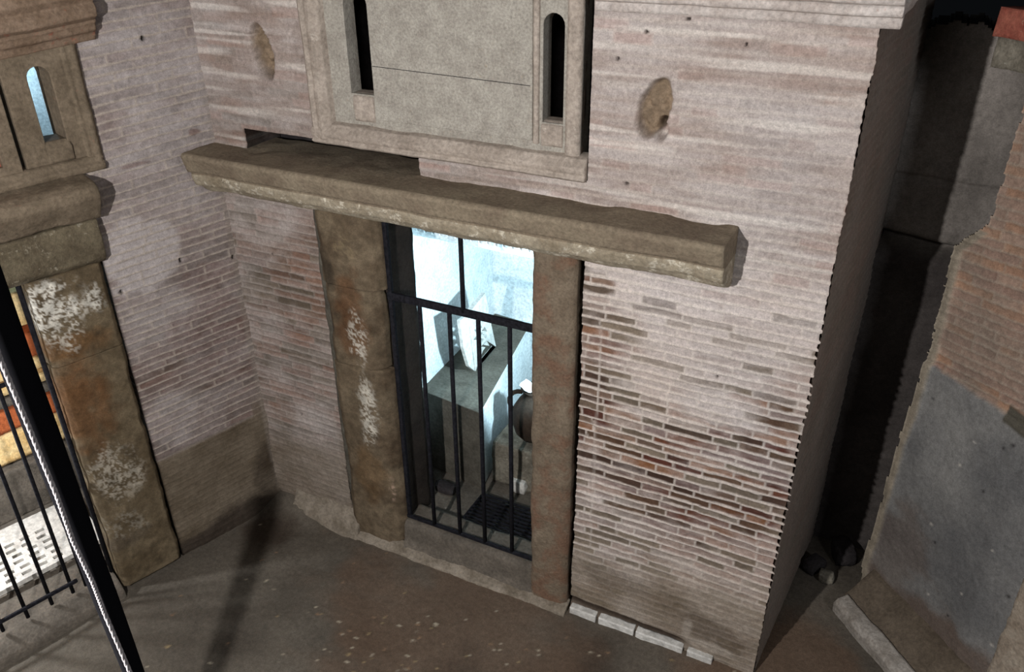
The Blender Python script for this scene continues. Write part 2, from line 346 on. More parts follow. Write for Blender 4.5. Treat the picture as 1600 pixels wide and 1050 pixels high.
    # relief
    smear = np.clip(ws * .6 + low, 0, 1)
    o = (m * .006 - .004 - .004 * R[..., 0]) * (1 - .72 * smear) * (1 - .5 * sstep(2.0, 2.4, v)) + .006 * fbm2(u, v, 6, 8, 4, 81) + .002 * fbm2(u, v, 40, 60, 3, 82)
    o += .016 * sstep(.24, .0, v) * (u > -1.3) * (.5 + .5 * fbm2(u, v, 5, 5, 3, 8)) + low * .01
    gap = np.exp(-((v - .052 + .012 * fbm2(u, v, 5, 1, 3, 5)) / .020) ** 2) * (u > -1.2) * sstep(-.5, -.62, u)
    o = o - .030 * gap; c = mixc(c, lay(srgb(62, 52, 44), u.shape), np.clip(gap * 1.2, 0, 1))  # groove behind the marble strips, its recess shade painted in as well
    c = mixc(c, lay(srgb(176, 166, 154), u.shape), blob(u, v, [(-.42, .09, .16, .035, .8), (-.55, .15, .03, .08, .6)], .4, 10, 15))
    # put-log holes filled with rubble
    for (a, b, ra, rb, sl) in ((-2.79, 2.755, .060, .130, -.12), (-.925, 2.69, .062, .125, .25)):
        x = (u - a - sl * (v - b)) / (ra * (1 + .25 * fbm2(u, v, 14, 14, 3, a))); y = (v - b) / rb; d = np.sqrt(x * x + y * y); hm = 1 - sstep(.78, 1.0, d)
        x2 = (u - a - .028) / (ra * .5); y2 = (v - b + rb * .62) / (rb * .4); h2 = 1 - sstep(.5, 1.0, np.sqrt(x2 * x2 + y2 * y2))
        lump = .022 * fbm2(u, v, 28, 22, 3, 3.3 + a)
        o = o - hm * (.045 + lump + .03 * sstep(.2, -1, y)) - h2 * .07
        c = mixc(c, lay(srgb(140, 122, 102), u.shape) * (1 + .35 * fbm2(u, v, 30, 30, 3, 6)[..., None]), hm)
        c = mixc(c, lay(srgb(40, 32, 28), u.shape), h2 * hm * .8)
    # small nail holes
    for (px, py) in ((1075, 30), (1010, 50), (965, 92), (1120, 590), (978, 288), (425, 398), (470, 648), (1165, 70), (736, 40)):
        q = at(px, py, 1, 3.0); d = np.hypot(u - q[0], v - q[2]); k = 1 - sstep(.004, .009, d); o = o - k * .02; c = mixc(c, lay(srgb(40, 32, 30), u.shape), k)
    # ragged free edge of the pier, the bed mortar standing proud of the bricks
    t = sstep(-.245, -.205, u); jg = .25 + .75 * sstep(.45, .7, v) * sstep(2.05, 1.75, v); dup = t * ((m * .008 - (1 - m) * .007 * R[..., 0]) * jg + .006 * fbm2(u, v, 4, 10, 4, 91)) * sstep(.1, .25, v)
    # broken edges beside the jambs
    e = np.exp(-((u + 1.175) / .02) ** 2) * (v < 2.03) * (u > -1.2); dup = dup + e * (.006 * fbm2(u, v, 4, 20, 3, 17))
    e = np.exp(-((u + 2.60) / .02) ** 2) * (v < 2.03) * (u < -2.55); dup = dup + e * (.010 * fbm2(u, v, 4, 14, 3, 18))
    return o, np.clip(c, 0, 1), dup
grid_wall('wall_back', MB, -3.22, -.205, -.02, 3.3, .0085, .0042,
          [(-2.60, -1.178, -1, 2.10), (-2.97, -1.975, 2.26, 2.382), (-2.53, -1.178, 2.378, 4)], back_fn, .24, rimc=.12)  # rim colour cut down so the cracks carry painted shade
# left wall
E2, J2 = rows_cols(-.1, 3.5, .0395, 12, .22, .50)
def left_fn(u, v):
    m, R, row = brick(u, v + .05 * (u - .35) * sstep(1.2, 2.6, v), E2, J2, 41, .22, .006)
    b1 = mixc(lay(srgb(108, 95, 87), u.shape), lay(srgb(130, 108, 99), u.shape), R[..., 0])
    red = blob(u, v, [(.2, 1.3, .26, .42, 1), (.5, 1.15, .25, .2, .5)], .6, 5, 8)
    b1 = mixc(b1, lay(srgb(104, 70, 60), u.shape), red * (.25 + .6 * R[..., 1]))
    b1 *= .88 + .3 * fbm2(u, v, 16, 40, 3, 19)[..., None] + .1 * R[..., 2:3]
    ws = .27 + .22 * sstep(1.7, 2.2, v) + blob(u, v, [(.52, 1.82, .22, .2, .75), (.5, 1.45, .2, .3, .25), (.55, .9, .15, .2, .3), (.2, 2.6, .4, .4, .2)], .5, 6, 9)
    ws += .3 * fbm2(u, v, 6, 12, 5, 13) + .12 * fbm2(u, v, 24, 50, 3, 14); ws = np.clip(ws, 0, .92)
    c = mixc(b1, lay(srgb(190, 182, 180), u.shape), ws)
    c = mixc(c, lay(srgb(186, 174, 162), u.shape), m * .8)
    low = 1 - sstep(.655, .68, v + .004 * fbm2(u, v, 8, 8, 3, 3)); low = np.where(u < .08, 1 - sstep(.62, .84, v + .05 * fbm2(u, v, 8, 5, 3, 3)), low)
    pc = mixc(lay(srgb(92, 80, 64), u.shape), lay(srgb(134, 122, 106), u.shape), np.clip(.45 + .75 * fbm2(u, v, 5, 6, 5, 62), 0, 1))
    pc = mixc(pc, lay(srgb(60, 52, 46), u.shape), blob(u, v, [(.3, .02, .6, .14, .85), (.06, .2, .1, .3, .5)], .4, 6, 4))
    c = mixc(c, pc, low); seam = np.exp(-((v - .672) / .004) ** 2) * (u > .08); c *= (1 - .5 * seam)[..., None]
    crn = blob(u, v, [(.0, 1.3, .035, 1.6, .5)], .2, 8, 5); c = mixc(c, lay(srgb(150, 140, 130), u.shape), crn)
    # chipped brick scar
    c = mixc(c, lay(srgb(110, 78, 68), u.shape), blob(u, v, [(.42, 2.27, .08, .012, .5), (.10, 2.36, .03, .015, .6)], .6, 18, 6))
    c *= .98
    smear = np.clip(ws * .5 + low, 0, 1)
    o = (m * .0045 - .003) * (1 - .7 * smear) + .004 * fbm2(u, v, 6, 7, 4, 83) + .0015 * fbm2(u, v, 40, 60, 3, 84) - .006 * seam + low * .006
    o += low * .025 * sstep(.25, 0, v) * (.6 + .6 * fbm2(u, v, 6, 5, 3, 19))
    for (px, py) in ((190, 457), (283, 407), (365, 402), (224, 60), (160, 393)):
        q = atL(px, py); d = np.hypot((u - q[0]), (v - q[1]) * .6); k = 1 - sstep(.005, .010, d); o = o - k * .02; c = mixc(c, lay(srgb(30, 26, 24), u.shape), k)
    return o, np.clip(c, 0, 1), 0 * u
grid_wall('wall_left', ML, -.05, 2.6, -.02, 3.3, .0095, .0042, [(.675, 2.2, -1, 2.12), (.56, 1.7, 2.30, 2.90)], left_fn, .22)
# pier return and recess
E3, J3 = rows_cols(-.1, 3.6, .041, 14)
def side_fn(u, v):
    m, R, row = brick(u, v, E3, J3, 51, .25)
    c = mixc(lay(srgb(124, 114, 104), u.shape), lay(srgb(132, 116, 106), u.shape), R[..., 0]); c = mixc(c, lay(srgb(150, 142, 134), u.shape), m * .25 + .35 * np.clip(.5 + fbm2(u, v, 4, 5, 4, 3), 0, 1))
    return (m * .003) + .006 * fbm2(u, v, 5, 5, 4, 3), c, 0 * u
grid_wall('wall_recess_side', MS, .004, 1.25, -.02, 3.3, .02, .008, [], side_fn, .05, rim=False)
def MC(u, o, z): return np.stack([u, 4.2 - o, z], -1)
def rec_fn(u, v):
    c = mixc(lay(srgb(100, 95, 90), u.shape), lay(srgb(154, 147, 140), u.shape), np.clip(.5 + .9 * fbm2(u, v, 5, 4, 5, 3), 0, 1))
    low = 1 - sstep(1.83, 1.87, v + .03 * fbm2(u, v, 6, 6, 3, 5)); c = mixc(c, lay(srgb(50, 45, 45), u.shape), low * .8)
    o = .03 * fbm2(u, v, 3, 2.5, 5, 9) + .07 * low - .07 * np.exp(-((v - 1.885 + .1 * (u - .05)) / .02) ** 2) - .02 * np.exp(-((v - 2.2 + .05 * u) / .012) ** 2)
    o += .008 * fbm2(u, v, 14, 14, 4, 10)
    return o, c, 0 * u
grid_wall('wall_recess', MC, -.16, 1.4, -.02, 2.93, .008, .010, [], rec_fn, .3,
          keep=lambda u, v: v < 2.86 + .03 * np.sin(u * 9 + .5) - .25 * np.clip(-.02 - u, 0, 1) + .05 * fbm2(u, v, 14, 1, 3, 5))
# right wall: brick above, grey slab of mortar below
poly = [(1620, 95), (1545, 350), (1492, 386), (1440, 600), (1410, 690), (1352, 880), (1352, 925)]
RE = np.array([atR(*p) for p in poly]); RE = RE[np.argsort(RE[:, 1])]
brk = [atR(1455, 602), atR(1545, 672), atR(1600, 700)]
E4, J4 = rows_cols(-.1, 3.6, .041, 15)
def right_fn(u, v):
    m, R, row = brick(u, v - .12 * (u), E4, J4, 61, .26)
    c = mixc(lay(srgb(158, 130, 116), u.shape), lay(srgb(180, 154, 136), u.shape), R[..., 0]); c = mixc(c, lay(srgb(180, 138, 108), u.shape), sstep(.6, .7, R[..., 1]) * .6)
    c = mixc(c, lay(srgb(140, 126, 114), u.shape), np.clip(.35 + .7 * fbm2(u, v, 5, 8, 4, 3), 0, .8)); c = mixc(c, lay(srgb(176, 166, 150), u.shape), m * .4)
    top = 1.475 - .02 * (u - .1) + .015 * fbm2(u, v, 8, 8, 3, 2)
    low = 1 - sstep(-.008, .008, v - top)
    g = mixc(lay(srgb(112, 112, 112), u.shape), lay(srgb(146, 145, 142), u.shape), np.clip(.5 + .8 * fbm2(u, v, 4, 4, 5, 4), 0, 1))
    g = mixc(g, lay(srgb(104, 84, 70), u.shape), blob(u, v, [(.5, .1, .9, .25, .7), (.1, .35, .2, .4, .4)], .6, 5, 6))
    r2 = np.random.default_rng(5)
    for k in range(26):
        a, b = r2.uniform(.05, 1.1), r2.uniform(.3, 1.4); d = np.hypot(u - a, v - b); kk = 1 - sstep(.003, .009 + .006 * r2.random(), d)
        g = mixc(g, lay(srgb(190, 186, 178) if k % 2 else srgb(60, 58, 58), u.shape), kk)
    c = mixc(c, g, low)
    ue = np.interp(v, RE[:, 1], RE[:, 0]); edge = 1 - sstep(.035, .05, u - ue + .01 * fbm2(u, v, 10, 10, 4, 3)); edge = edge * (v < 2.15)
    c = mixc(c, lay(srgb(150, 140, 124), u.shape) * (1 + .3 * fbm2(u, v, 20, 20, 4, 5)[..., None]), edge)
    c = mixc(c, lay(srgb(92, 88, 78), u.shape), (1 - sstep(.03, .05, abs(v - top - .01))) * (u > .42))
    o = (m * .005 - .006) * (1 - low) + low * .012 + edge * .012 + .008 * fbm2(u, v, 5, 5, 5, 7) + .002 * fbm2(u, v, 30, 30, 3, 7)
    sh = (ue - u) * (1 - sstep(0, .012, u - ue)) * 0
    return o, np.clip(c, 0, 1), sh
grid_wall('wall_right', MR, -.2, 2.6, -.02, 3.05, .01, .007, [], right_fn, .30,
          keep=lambda u, v: (u > np.interp(v, RE[:, 1], RE[:, 0]) + .008 * fbm2(u, v, 1, 16, 4, 3)) )
# floor
def MF(u, o, z): return np.stack([u, z, o], -1)
def floor_fn(u, v):
    n = fbm2(u, v, 3, 3, 5, 4); c = mixc(lay(srgb(82, 76, 68), u.shape), lay(srgb(108, 101, 91), u.shape), np.clip(.5 + .8 * n, 0, 1))
    c = mixc(c, lay(srgb(112, 88, 70), u.shape), blob(u, v, [(-1.7, 2.6, .9, .5, .5), (-.05, 3.0, .5, .6, .6)], .6, 3, 4))
    c = mixc(c, lay(srgb(66, 56, 48), u.shape), blob(u, v, [(-3.05, 2.75, .25, .2, .8), (-1.55, 2.1, .2, .5, .35), (-.9, 2.5, .15, .5, .4)], .5, 4, 6))
    r2 = np.random.default_rng(8)
    for k in range(240):
        if k < 90: a, b = r2.normal(-1.75, .35), r2.normal(2.28, .20)
        elif k < 150: a, b = r2.normal(-1.05, .22), r2.normal(2.35, .2)
        else: a, b = r2.uniform(-3.2, .3), r2.uniform(1.6, 3.2)
        ra = r2.uniform(.004, .010); s = (abs(u - a) < .04) & (abs(v - b) < .04)
        if not s.any(): continue
        d = np.hypot((u[s] - a) * r2.uniform(.7, 1.2), v[s] - b); kk = (1 - sstep(ra * .6, ra * 1.3, d))[:, None]
        pc = [srgb(176, 166, 146), srgb(150, 132, 100), srgb(166, 156, 138), srgb(136, 112, 90)][k % 4]; c[s] = c[s] * (1 - kk) + pc * kk
    o = .010 * fbm2(u, v, 2, 2, 5, 5) + .003 * fbm2(u, v, 18, 18, 4, 5) + .0015 * fbm2(u, v, 60, 60, 2, 5)
    # earth banked up in the corner
    d = np.sqrt(((u + 3.10) / .45) ** 2 + ((v - 3.05) / .3) ** 2); o = o + .09 * (1 - sstep(.1, 1.0, d))
    return o - .006, np.clip(c, 0, 1), 0 * u
grid_wall('floor', MF, -4.2, 2.6, -1.4, 4.35, .012, .012, [], floor_fn, .05, keep=lambda u, v: (v > .9) | (u > -9), rim=False)

# ------------------------------------------------------------------ main doorway
lint_prof = [(-.22, 2.285), (.02, 2.288), (.215, 2.290), (.228, 2.275), (.20, 2.195), (.178, 2.19), (.182, 2.165), (.165, 2.12), (.13, 2.105), (.10, 2.075), (.02, 2.045), (-.22, 2.05)]
o = loft('stone_lintel', MB, lint_prof, -3.185, -.565, M_TRAV, amp=.008, nscale=7, chip=.02, dens=.012, du=.012, seed=1)
tag(o, 'long weathered travertine lintel slab jutting out over the gated doorway', 'lintel')
o.data.materials.append(M_BAND)
mn = np.array([p.center.z + o.location.z for p in o.data.polygons]); ny = np.array([p.normal.y for p in o.data.polygons])
mi = np.where((mn < 2.178) , 1, 0).astype(np.int32); o.data.polygons.foreach_set('material_index', mi)

def stained(c1, c2, blobs, scale=7, seed=0):
    def fn(V):
        n = fbm(V, scale, 5, seed); c = mixc(lay(c1, n.shape), lay(c2, n.shape), np.clip(.5 + .8 * n, 0, 1))
        n2 = fbm(V, scale * 1.7, 5, seed + 7); n3 = .8 * fbm(V, 105, 4, seed + 3) + .45 * fbm(V, 24, 3, seed + 9); n5 = fbm(V, 30, 4, seed + 13)
        for (P, ru, rz, col, st, crust) in blobs:
            d = np.sqrt((np.hypot(V[:, 0] - P[0], V[:, 1] - P[1]) / ru) ** 2 + ((V[:, 2] - P[2]) / rz) ** 2) + .45 * n2
            k = st * (1 - sstep(.5, 1.15, d))
            if crust: k = k * sstep(-.12, .26, n3 + .25 * (k - .5))
            c = mixc(c, lay(col, n.shape), k)
        c = c * (.92 + .30 * n5)[:, None]
        return np.clip(c, 0, 1)
    return fn
def pB(px, py): return at(px, py, 1, 2.96)
def pJ(px, py): a = atL(px, py, .035); return ML(np.array(a[0]), np.array(.035), np.array(a[1]))
RUST = srgb(110, 76, 50); CRUST = srgb(214, 208, 194); DRT = srgb(66, 58, 48)
jl_col = stained(srgb(92, 78, 62), srgb(126, 112, 92), [(pB(550, 500), .10, .30, RUST, .6, 0), (pB(580, 740), .12, .2, srgb(112, 86, 56), .5, 0), (pB(512, 420), .05, .14, DRT, .8, 0), (pB(592, 350), .05, .6, srgb(84, 78, 70), .6, 0),
    (pB(575, 640), .07, .26, CRUST, .9, 1), (pB(560, 530), .06, .2, CRUST, .8, 1), (pB(535, 380), .08, .1, srgb(150, 134, 104), .5, 1), (pB(612, 770), .03, .1, srgb(200, 170, 150), .7, 1)], 8, 3)
jll_col = stained(srgb(92, 79, 60), srgb(124, 110, 88), [(pJ(120, 640), .16, .3, srgb(112, 74, 42), .7, 0), (pJ(110, 540), .2, .07, srgb(116, 84, 52), .7, 0), (pJ(95, 485), .17, .13, srgb(232, 228, 216), .95, 1), (pJ(70, 470), .10, .08, srgb(232, 228, 216), .9, 1),
    (pJ(105, 520), .10, .10, CRUST, .7, 1), (pJ(185, 740), .15, .2, srgb(196, 188, 172), .7, 1), (pJ(200, 820), .14, .12, srgb(170, 164, 150), .5, 1), (pJ(190, 850), .2, .06, srgb(90, 80, 68), .6, 0)], 7, 5)
# left jamb: two weathered blocks
t = empty('door_jamb', (-2.42, 3.0, 0)); tag(t, 'left door jamb of stacked brown stone blocks with white crust, beside iron gate', 'door jamb')
pj = [(-2.565, -.05), (-2.565, .03), (-2.535, .05), (-2.32, .045), (-2.272, .02), (-2.245, -.01), (-2.235, -.05)]
zs = [(-.02, .0), (1.20, .002), (1.66, -.004), (2.05, 0)]
for k in range(3):
    pr = [(u + zs[k][1] + (.02 * random.Random(k).uniform(-1, 1) if u > -2.3 else 0), oo) for u, oo in pj]
    loft('jamb_block', MB, pr, zs[k][0] + .006, zs[k + 1][0] - .004, MV, colfn=jl_col, vert=True, amp=.014, nscale=7, chip=.035, dens=.007, du=.007, parent=t, seed=20 + k)
o = loft('plaster_strip', MB, [(-2.605, -.02), (-2.605, .006), (-2.572, .012), (-2.566, -.02)], .1, 2.03, M_BENCH, vert=True, amp=.006, nscale=11, dens=.008, du=.012, parent=t, seed=5)
for _u0, _u1 in ((-1.398, -1.0),):
    o = loft('wall_door_reveal', MB, rbox(_u0, _u1, -.245, -.165), -.01, 2.25, stone('dark_leak_plug', srgb(44, 38, 34), srgb(62, 54, 48)), vert=True, amp=.004, dens=.02, du=.02, seed=9); tag(o, kind='structure')  # plug added behind the right jamb to stop tomb light leaking through
o = loft('door_jamb', MB, [(-1.405, -.16), (-1.405, .03), (-1.38, .045), (-1.225, .04), (-1.20, .02), (-1.20, -.16)], -.01, 2.05, M_JR, vert=True, amp=.007, nscale=8, chip=.014, dens=.012, du=.012, seed=31)
tag(o, 'right door jamb, single tall brown stone post beside the brick pier', 'door jamb')
o = loft('door_threshold', MB, [(-.16, -.05), (.06, -.05), (.07, .0), (.04, .02), (.02, .07), (.012, .165), (-.01, .188), (-.16, .192)], -2.225, -1.40, M_DSTONE, amp=.008, nscale=7, dens=.016, du=.016, seed=41)
tag(o, 'worn grey stone threshold under the iron gate', 'threshold')
# reveal of the tomb wall behind the left jamb
def wallbox(name, pts, z0, z1, mat, kind='structure'):
    """upright prism over a floor outline"""
    n = len(pts); V = [(x, y, z0) for x, y in pts] + [(x, y, z1) for x, y in pts]
    Fc = [tuple(range(n))[::-1], tuple(range(n, 2 * n))] + [(i, (i + 1) % n, (i + 1) % n + n, i + n) for i in range(n)]
    o = mesh_obj(name, V, Fc, mat, None, False); tag(o, kind=kind); return o
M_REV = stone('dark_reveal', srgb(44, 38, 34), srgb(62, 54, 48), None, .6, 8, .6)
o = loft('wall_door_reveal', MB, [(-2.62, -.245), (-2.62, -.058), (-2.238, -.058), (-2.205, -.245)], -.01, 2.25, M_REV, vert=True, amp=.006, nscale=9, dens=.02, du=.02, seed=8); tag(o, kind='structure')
# inner room
wallbox('wall_tomb_back', [(-3.3, 4.66), (-.4, 4.66), (-.4, 4.8), (-3.3, 4.8)], 0, 2.25, M_PLASTER)
wallbox('wall_tomb_left', [(-2.62, 3.25), (-2.45, 3.25), (-2.44, 3.66), (-2.51, 4.66), (-2.62, 4.66)], 0, 2.25, M_PLASTER)
wallbox('wall_tomb_right', [(-.9, 3.27), (-.7, 3.27), (-.7, 4.66), (-.9, 4.66)], 0, 2.25, M_PLASTER)
wallbox('ceiling_tomb', [(-3.3, 3.25), (-.5, 3.25), (-.5, 4.8), (-3.3, 4.8)], 2.25, 2.31, M_DARK)
o = loft('trim_tomb_cornice', lambda u, o, z: np.stack([u, 3.60 - o, z], -1), [(-.05, 1.70), (0, 1.70), (.012, 1.715), (.012, 1.735), (.03, 1.74), (.03, 1.775), (.05, 1.79), (.05, 1.83), (-.05, 1.83)], -2.47, -1.2, M_PLASTER, amp=.002, dens=.01, du=.02); tag(o, kind='structure')
for i in range(22):                                                   # small notches of its leaf moulding
    x = -2.42 + i * .048
    wallbox('trim_tomb_cornice_leaf', [(x, 3.565), (x + .03, 3.565), (x + .03, 3.60), (x, 3.60)], 1.742, 1.772, M_PLASTER)
# inner bench
def bench(name, top, z0, z1, mats, label, cat):
    n = len(top); V = [(x, y, z0) for x, y in top] + [(x, y, z1) for x, y in top]
    Fc = [tuple(range(n, 2 * n))] + [(i, (i + 1) % n, (i + 1) % n + n, i + n) for i in range(n)]
    o = mesh_obj(name, V, Fc, mats[0], None, False)
    o.data.materials.append(mats[1])
    for i, p in enumerate(o.data.polygons): p.material_index = 0 if i == 0 or p.normal.y < -.8 else 1
    autosharp(o); tag(o, label, cat); return o
b1 = at(700, 700, 2, .7)
bench('masonry_bench', [(-2.44, 3.56), (-1.99, 3.50), (-2.20, 4.62), (-2.495, 4.65)], 0.14, .70, [M_BENCH, M_BENCHF], 'white plastered burial bench along the wall inside the lit tomb', 'bench')
o = loft('stone_step', lambda u, o, z: np.stack([u, o, z], -1), rbox(3.60, 4.60, .135, .43), -1.97, -.92, M_ROCK, amp=.02, nscale=9, dens=.02, du=.02, chip=.03, seed=4)
tag(o, 'rough pale rock ledge below the urn inside the tomb', 'rock ledge')
o = loft('floor_tomb', lambda u, o, z: np.stack([u, o, z], -1), rbox(3.14, 4.66, -.05, .13), -2.45, -.9, M_DSTONE, amp=.006, nscale=5, dens=.03, du=.03); tag(o, kind='structure')

# pierced marble slab leaning on the bench
A = at(740, 579, 2, .70); Bp = at(772, 541, 2, .70)
ex = Bp - A; ex /= np.linalg.norm(ex); ez = np.array([0, 0, 1.0])
nrm = np.cross(ez, ex); 
def slabmap(px, py):
    r = ray(px, py); t_ = ((A - CAM) @ nrm) / (r @ nrm); P = CAM + t_ * r - A; return (P @ ex, P[2])
def MSL(u, o, z): return A + u[..., None] * ex + z[..., None] * ez + np.asarray(o)[..., None] * nrm * (1 if True else 1)
outer = [slabmap(*p) for p in ((740, 579), (772, 541), (763, 500), (755, 457), (738, 478), (728, 492))]
tri = []
for (cx, cy, s, fl) in ((754, 514, 4.2, 0), (741, 517, 4, 1), (755, 525, 4.2, 1), (741, 528, 4.2, 0), (757, 536, 4.2, 0), (750, 531, 3.6, 1), (751, 544, 3.8, 1), (747, 509, 3.4, 0), (748, 521, 3.4, 1), (744, 538, 3.4, 0)):
    pts = [(cx - s, cy - s * .8), (cx + s, cy - s * .5), (cx, cy + s)] if fl else [(cx - s, cy + s * .5), (cx + s, cy + s * .8), (cx, cy - s)]
    tri.append([slabmap(*p) for p in pts])
o = plate('pierced_marble_slab', MSL, outer, tri, -.015, .015, M_MARBLE, None, .001)
tag(o, 'marble slab pierced with small triangles leaning inside the lit tomb', 'marble slab')
rough_edge = [slabmap(*p) for p in ((739, 579), (728, 492), (716, 500), (722, 545), (730, 572))]
o2 = plate('broken_edge', MSL, rough_edge, [], -.012, .010, M_MARBLE, None, .001)
o2.parent = o; o2.matrix_parent_inverse = Matrix.Translation(-Vector(o.location))
# urn: lathe
def lathe(name, loc, prof, mat, n=28, parent=None):
    V = []; Fc = []
    for r, z in prof:
        for k in range(n): a = 2 * math.pi * k / n; V.append((loc[0] + r * math.cos(a), loc[1] + r * math.sin(a), loc[2] + z))
    for i in range(len(prof) - 1):
        for k in range(n): Fc.append((i * n + k, i * n + (k + 1) % n, (i + 1) * n + (k + 1) % n, (i + 1) * n + k))
    Fc.append(tuple(range(n))[::-1]); return mesh_obj(name, V, Fc, mat, parent)
UL = at(826, 682, 2, .44); print('urn', UL)
urn = lathe('clay_urn', (UL[0] + .03, UL[1], .45), [(.07, 0), (.11, .05), (.13, .13), (.12, .21), (.085, .27), (.06, .30), (.062, .33), (.075, .35), (.06, .35), (.045, .30), (.07, .22), (.09, .1)], M_URN)
tag(urn, 'dark clay urn on the rock ledge inside the tomb', 'urn')
lc = Vector((UL[0] + .03, UL[1], .45))
hp = [lc + Vector((-.06 - .085 * math.sin(a) , -.03, .325 - .17 * (1 - math.cos(a)) / 2)) for a in np.linspace(0, math.pi, 10)]
tube('handle', hp, .014, M_URN, urn)
bm = bmesh.new(); bmesh.ops.create_grid(bm, x_segments=14, y_segments=14, size=.045)
PV = np.array([v.co[:] for v in bm.verts]); 
PW = PV.copy(); PW[:, 2] = fbm(PV, 22, 3, 2) * .02 - PV[:, 0] * .4; PW += np.array([lc.x - .01, lc.y - .03, .45 + .375])
o = mesh_obj('crumpled_paper', PW, [[v.index for v in f.verts] for f in bm.faces], M_PAPER, None, False); bm.free()
o.modifiers.new('s', 'SOLIDIFY').thickness = .0015
tag(o, 'crumpled white paper lying on top of the dark urn', 'paper')
def boulder(name, loc, s, mat, seed, label=None, cat=None, group=None, rz=0):
    bm = bmesh.new(); bmesh.ops.create_cube(bm, size=1.6); bmesh.ops.subdivide_edges(bm, edges=bm.edges, cuts=9, use_grid_fill=True)
    P = np.array([v.co[:] for v in bm.verts]); L = np.linalg.norm(P, axis=1, keepdims=True); P = P * .45 + .55 * P / L * .9
    P *= 1 + .22 * fbm(P, .9, 4, seed)[:, None]; P *= np.array(s); c_, s_ = math.cos(rz), math.sin(rz); P = P @ np.array([[c_, s_, 0], [-s_, c_, 0], [0, 0, 1]])
    P += np.array(loc); P[:, 2] += s[2] * .78
    o = mesh_obj(name, P, [[v.index for v in f.verts] for f in bm.faces], mat); bm.free()
    if label: tag(o, label, cat, group)
    return o
q = at(824, 752, 2, .14); boulder('pale_rock', (q[0] - .01, q[1] - .075, .125), (.06, .06, .06), M_MARBLE, 3, 'bright white broken stone on the tomb floor by the right jamb', 'stone')
q = at(700, 770, 2, .14); boulder('brown_rock', (q[0] - .03, q[1] + .03, .12), (.09, .05, .035), M_DARK, 6, 'small dark rubble stone on the tomb floor beside left reveal', 'stone')
# floor grate of the tomb
G = [at(*p, 2, .165) for p in ((734, 786), (838, 800), (803, 845), (722, 818))]; print('grate', [g.round(3).tolist() for g in G])
gx0, gx1 = -1.95, -1.50; gy0, gy1 = 3.12, 3.42
gr = empty('floor_grate', ((gx0 + gx1) / 2, (gy0 + gy1) / 2, .16)); tag(gr, 'dark iron floor grate of parallel bars just inside the gate', 'grate')
for x in (gx0, (gx0 * 2 + gx1) / 3, (gx0 + 2 * gx1) / 3, gx1): flat_bar('frame_bar', (x, gy0, .158), (x, gy1, .158), .014, .022, M_IRON, gr, (1, 0, 0))
for i in range(11):
    y = gy0 + (gy1 - gy0) * i / 10; flat_bar('cross_bar', (gx0, y, .172), (gx1, y, .172), .012, .012, M_IRON, gr, (0, 1, 0))

# iron gate
GY = 3.03
def gp(px, py): return at(px, py, 1, GY)
g = empty('iron_gate', (-1.8, GY, .19)); tag(g, 'black barred iron gate closing the lit tomb doorway', 'gate')
xl = gp(612, 470)[0]; zr = gp(612, 470)[2]; 
flat_bar('hinge_post', (xl - .005, GY + .005, .20), (xl - .005, GY + .005, 2.04), .024, .024, M_IRON, g, (1, 0, 0))
flat_bar('top_rail', (xl - .02, GY, 1.628), (-1.405, GY, 1.628), .040, .018, M_IRON, g)
flat_bar('bottom_rail', (xl - .02, GY, .205), (-1.405, GY, .205), .022, .016, M_IRON, g)
for (a, b) in (((655, 480), (680, 822)), ((699, 490), (722, 836)), ((745, 503), (760, 851)), ((793, 515), (803, 863))):
    x = (gp(*a)[0] + gp(*b)[0]) / 2; print('bar x', x); tube('bar', [(x, GY, .21), (x, GY, .9), (x, GY, 1.63)], .0115, M_IRON, g, 10)
tube('bar', [(-1.797, GY, 1.63), (-1.797, GY, 2.06)], .0115, M_IRON, g, 10)
flat_bar('brace', (xl, GY + .02, 1.60), (xl + .05, GY + .09, 1.58), .03, .012, M_IRON, g)
flat_bar('corner_latch', (-1.405, GY + .01, .205), (-1.405, GY + .01, .25), .02, .02, M_IRON, g, (1, 0, 0))

# ------------------------------------------------------------------ window over the door
wn = bpy.data.objects.new('window_1', None); COL.objects.link(wn); tag(wn, kind='structure'); 
r1 = loft('window_frame', MB, [(-.06, 2.372), (.022, 2.374), (.034, 2.386), (.022, 2.398), (.030, 2.41), (.034, 2.43), (.018, 2.45), (.008, 2.465), (-.03, 2.475), (-.06, 2.475)], -2.53, -1.185, M_FRAME, amp=.003, nscale=8, dens=.006, du=.012, chip=.01, seed=3)
r2_ = loft('window_frame', MB, [(-2.532, -.06), (-2.528, .022), (-2.512, .035), (-2.497, .022), (-2.485, .030), (-2.465, .034), (-2.445, .018), (-2.432, .008), (-2.42, -.03), (-2.42, -.06)], 2.40, 3.3, M_FRAME, vert=True, amp=.003, nscale=8, dens=.006, du=.012, chip=.01, seed=4)
pan = plate('window_panel', MB, [(-2.44, 2.455), (-1.222, 2.455), (-1.222, 3.28), (-2.44, 3.28)],
            [capsule(-2.260, 2.61, 3.035, .122), capsule(-1.345, 2.585, 2.998, .088)], -.10, -.020, M_WIN, None, .003)
sub = plate('window_inner_panel', MB, [(-2.195, 2.505), (-1.43, 2.505), (-1.43, 3.28), (-2.195, 3.28)], [], -.10, -.012, M_WIN, None, .004)
ln = plate('window_joint', MB, [(-2.19, 2.735), (-1.44, 2.722), (-1.44, 2.725), (-2.19, 2.738)], [], -.02, -.0112, M_DARK, None, .0003)
rb = loft('window_border', MB, [(-1.285, -.06), (-1.285, -.008), (-1.27, -.002), (-1.235, -.002), (-1.222, -.012), (-1.222, -.06)], 2.47, 3.3, M_FRAME, vert=True, amp=.002, dens=.01, du=.02)
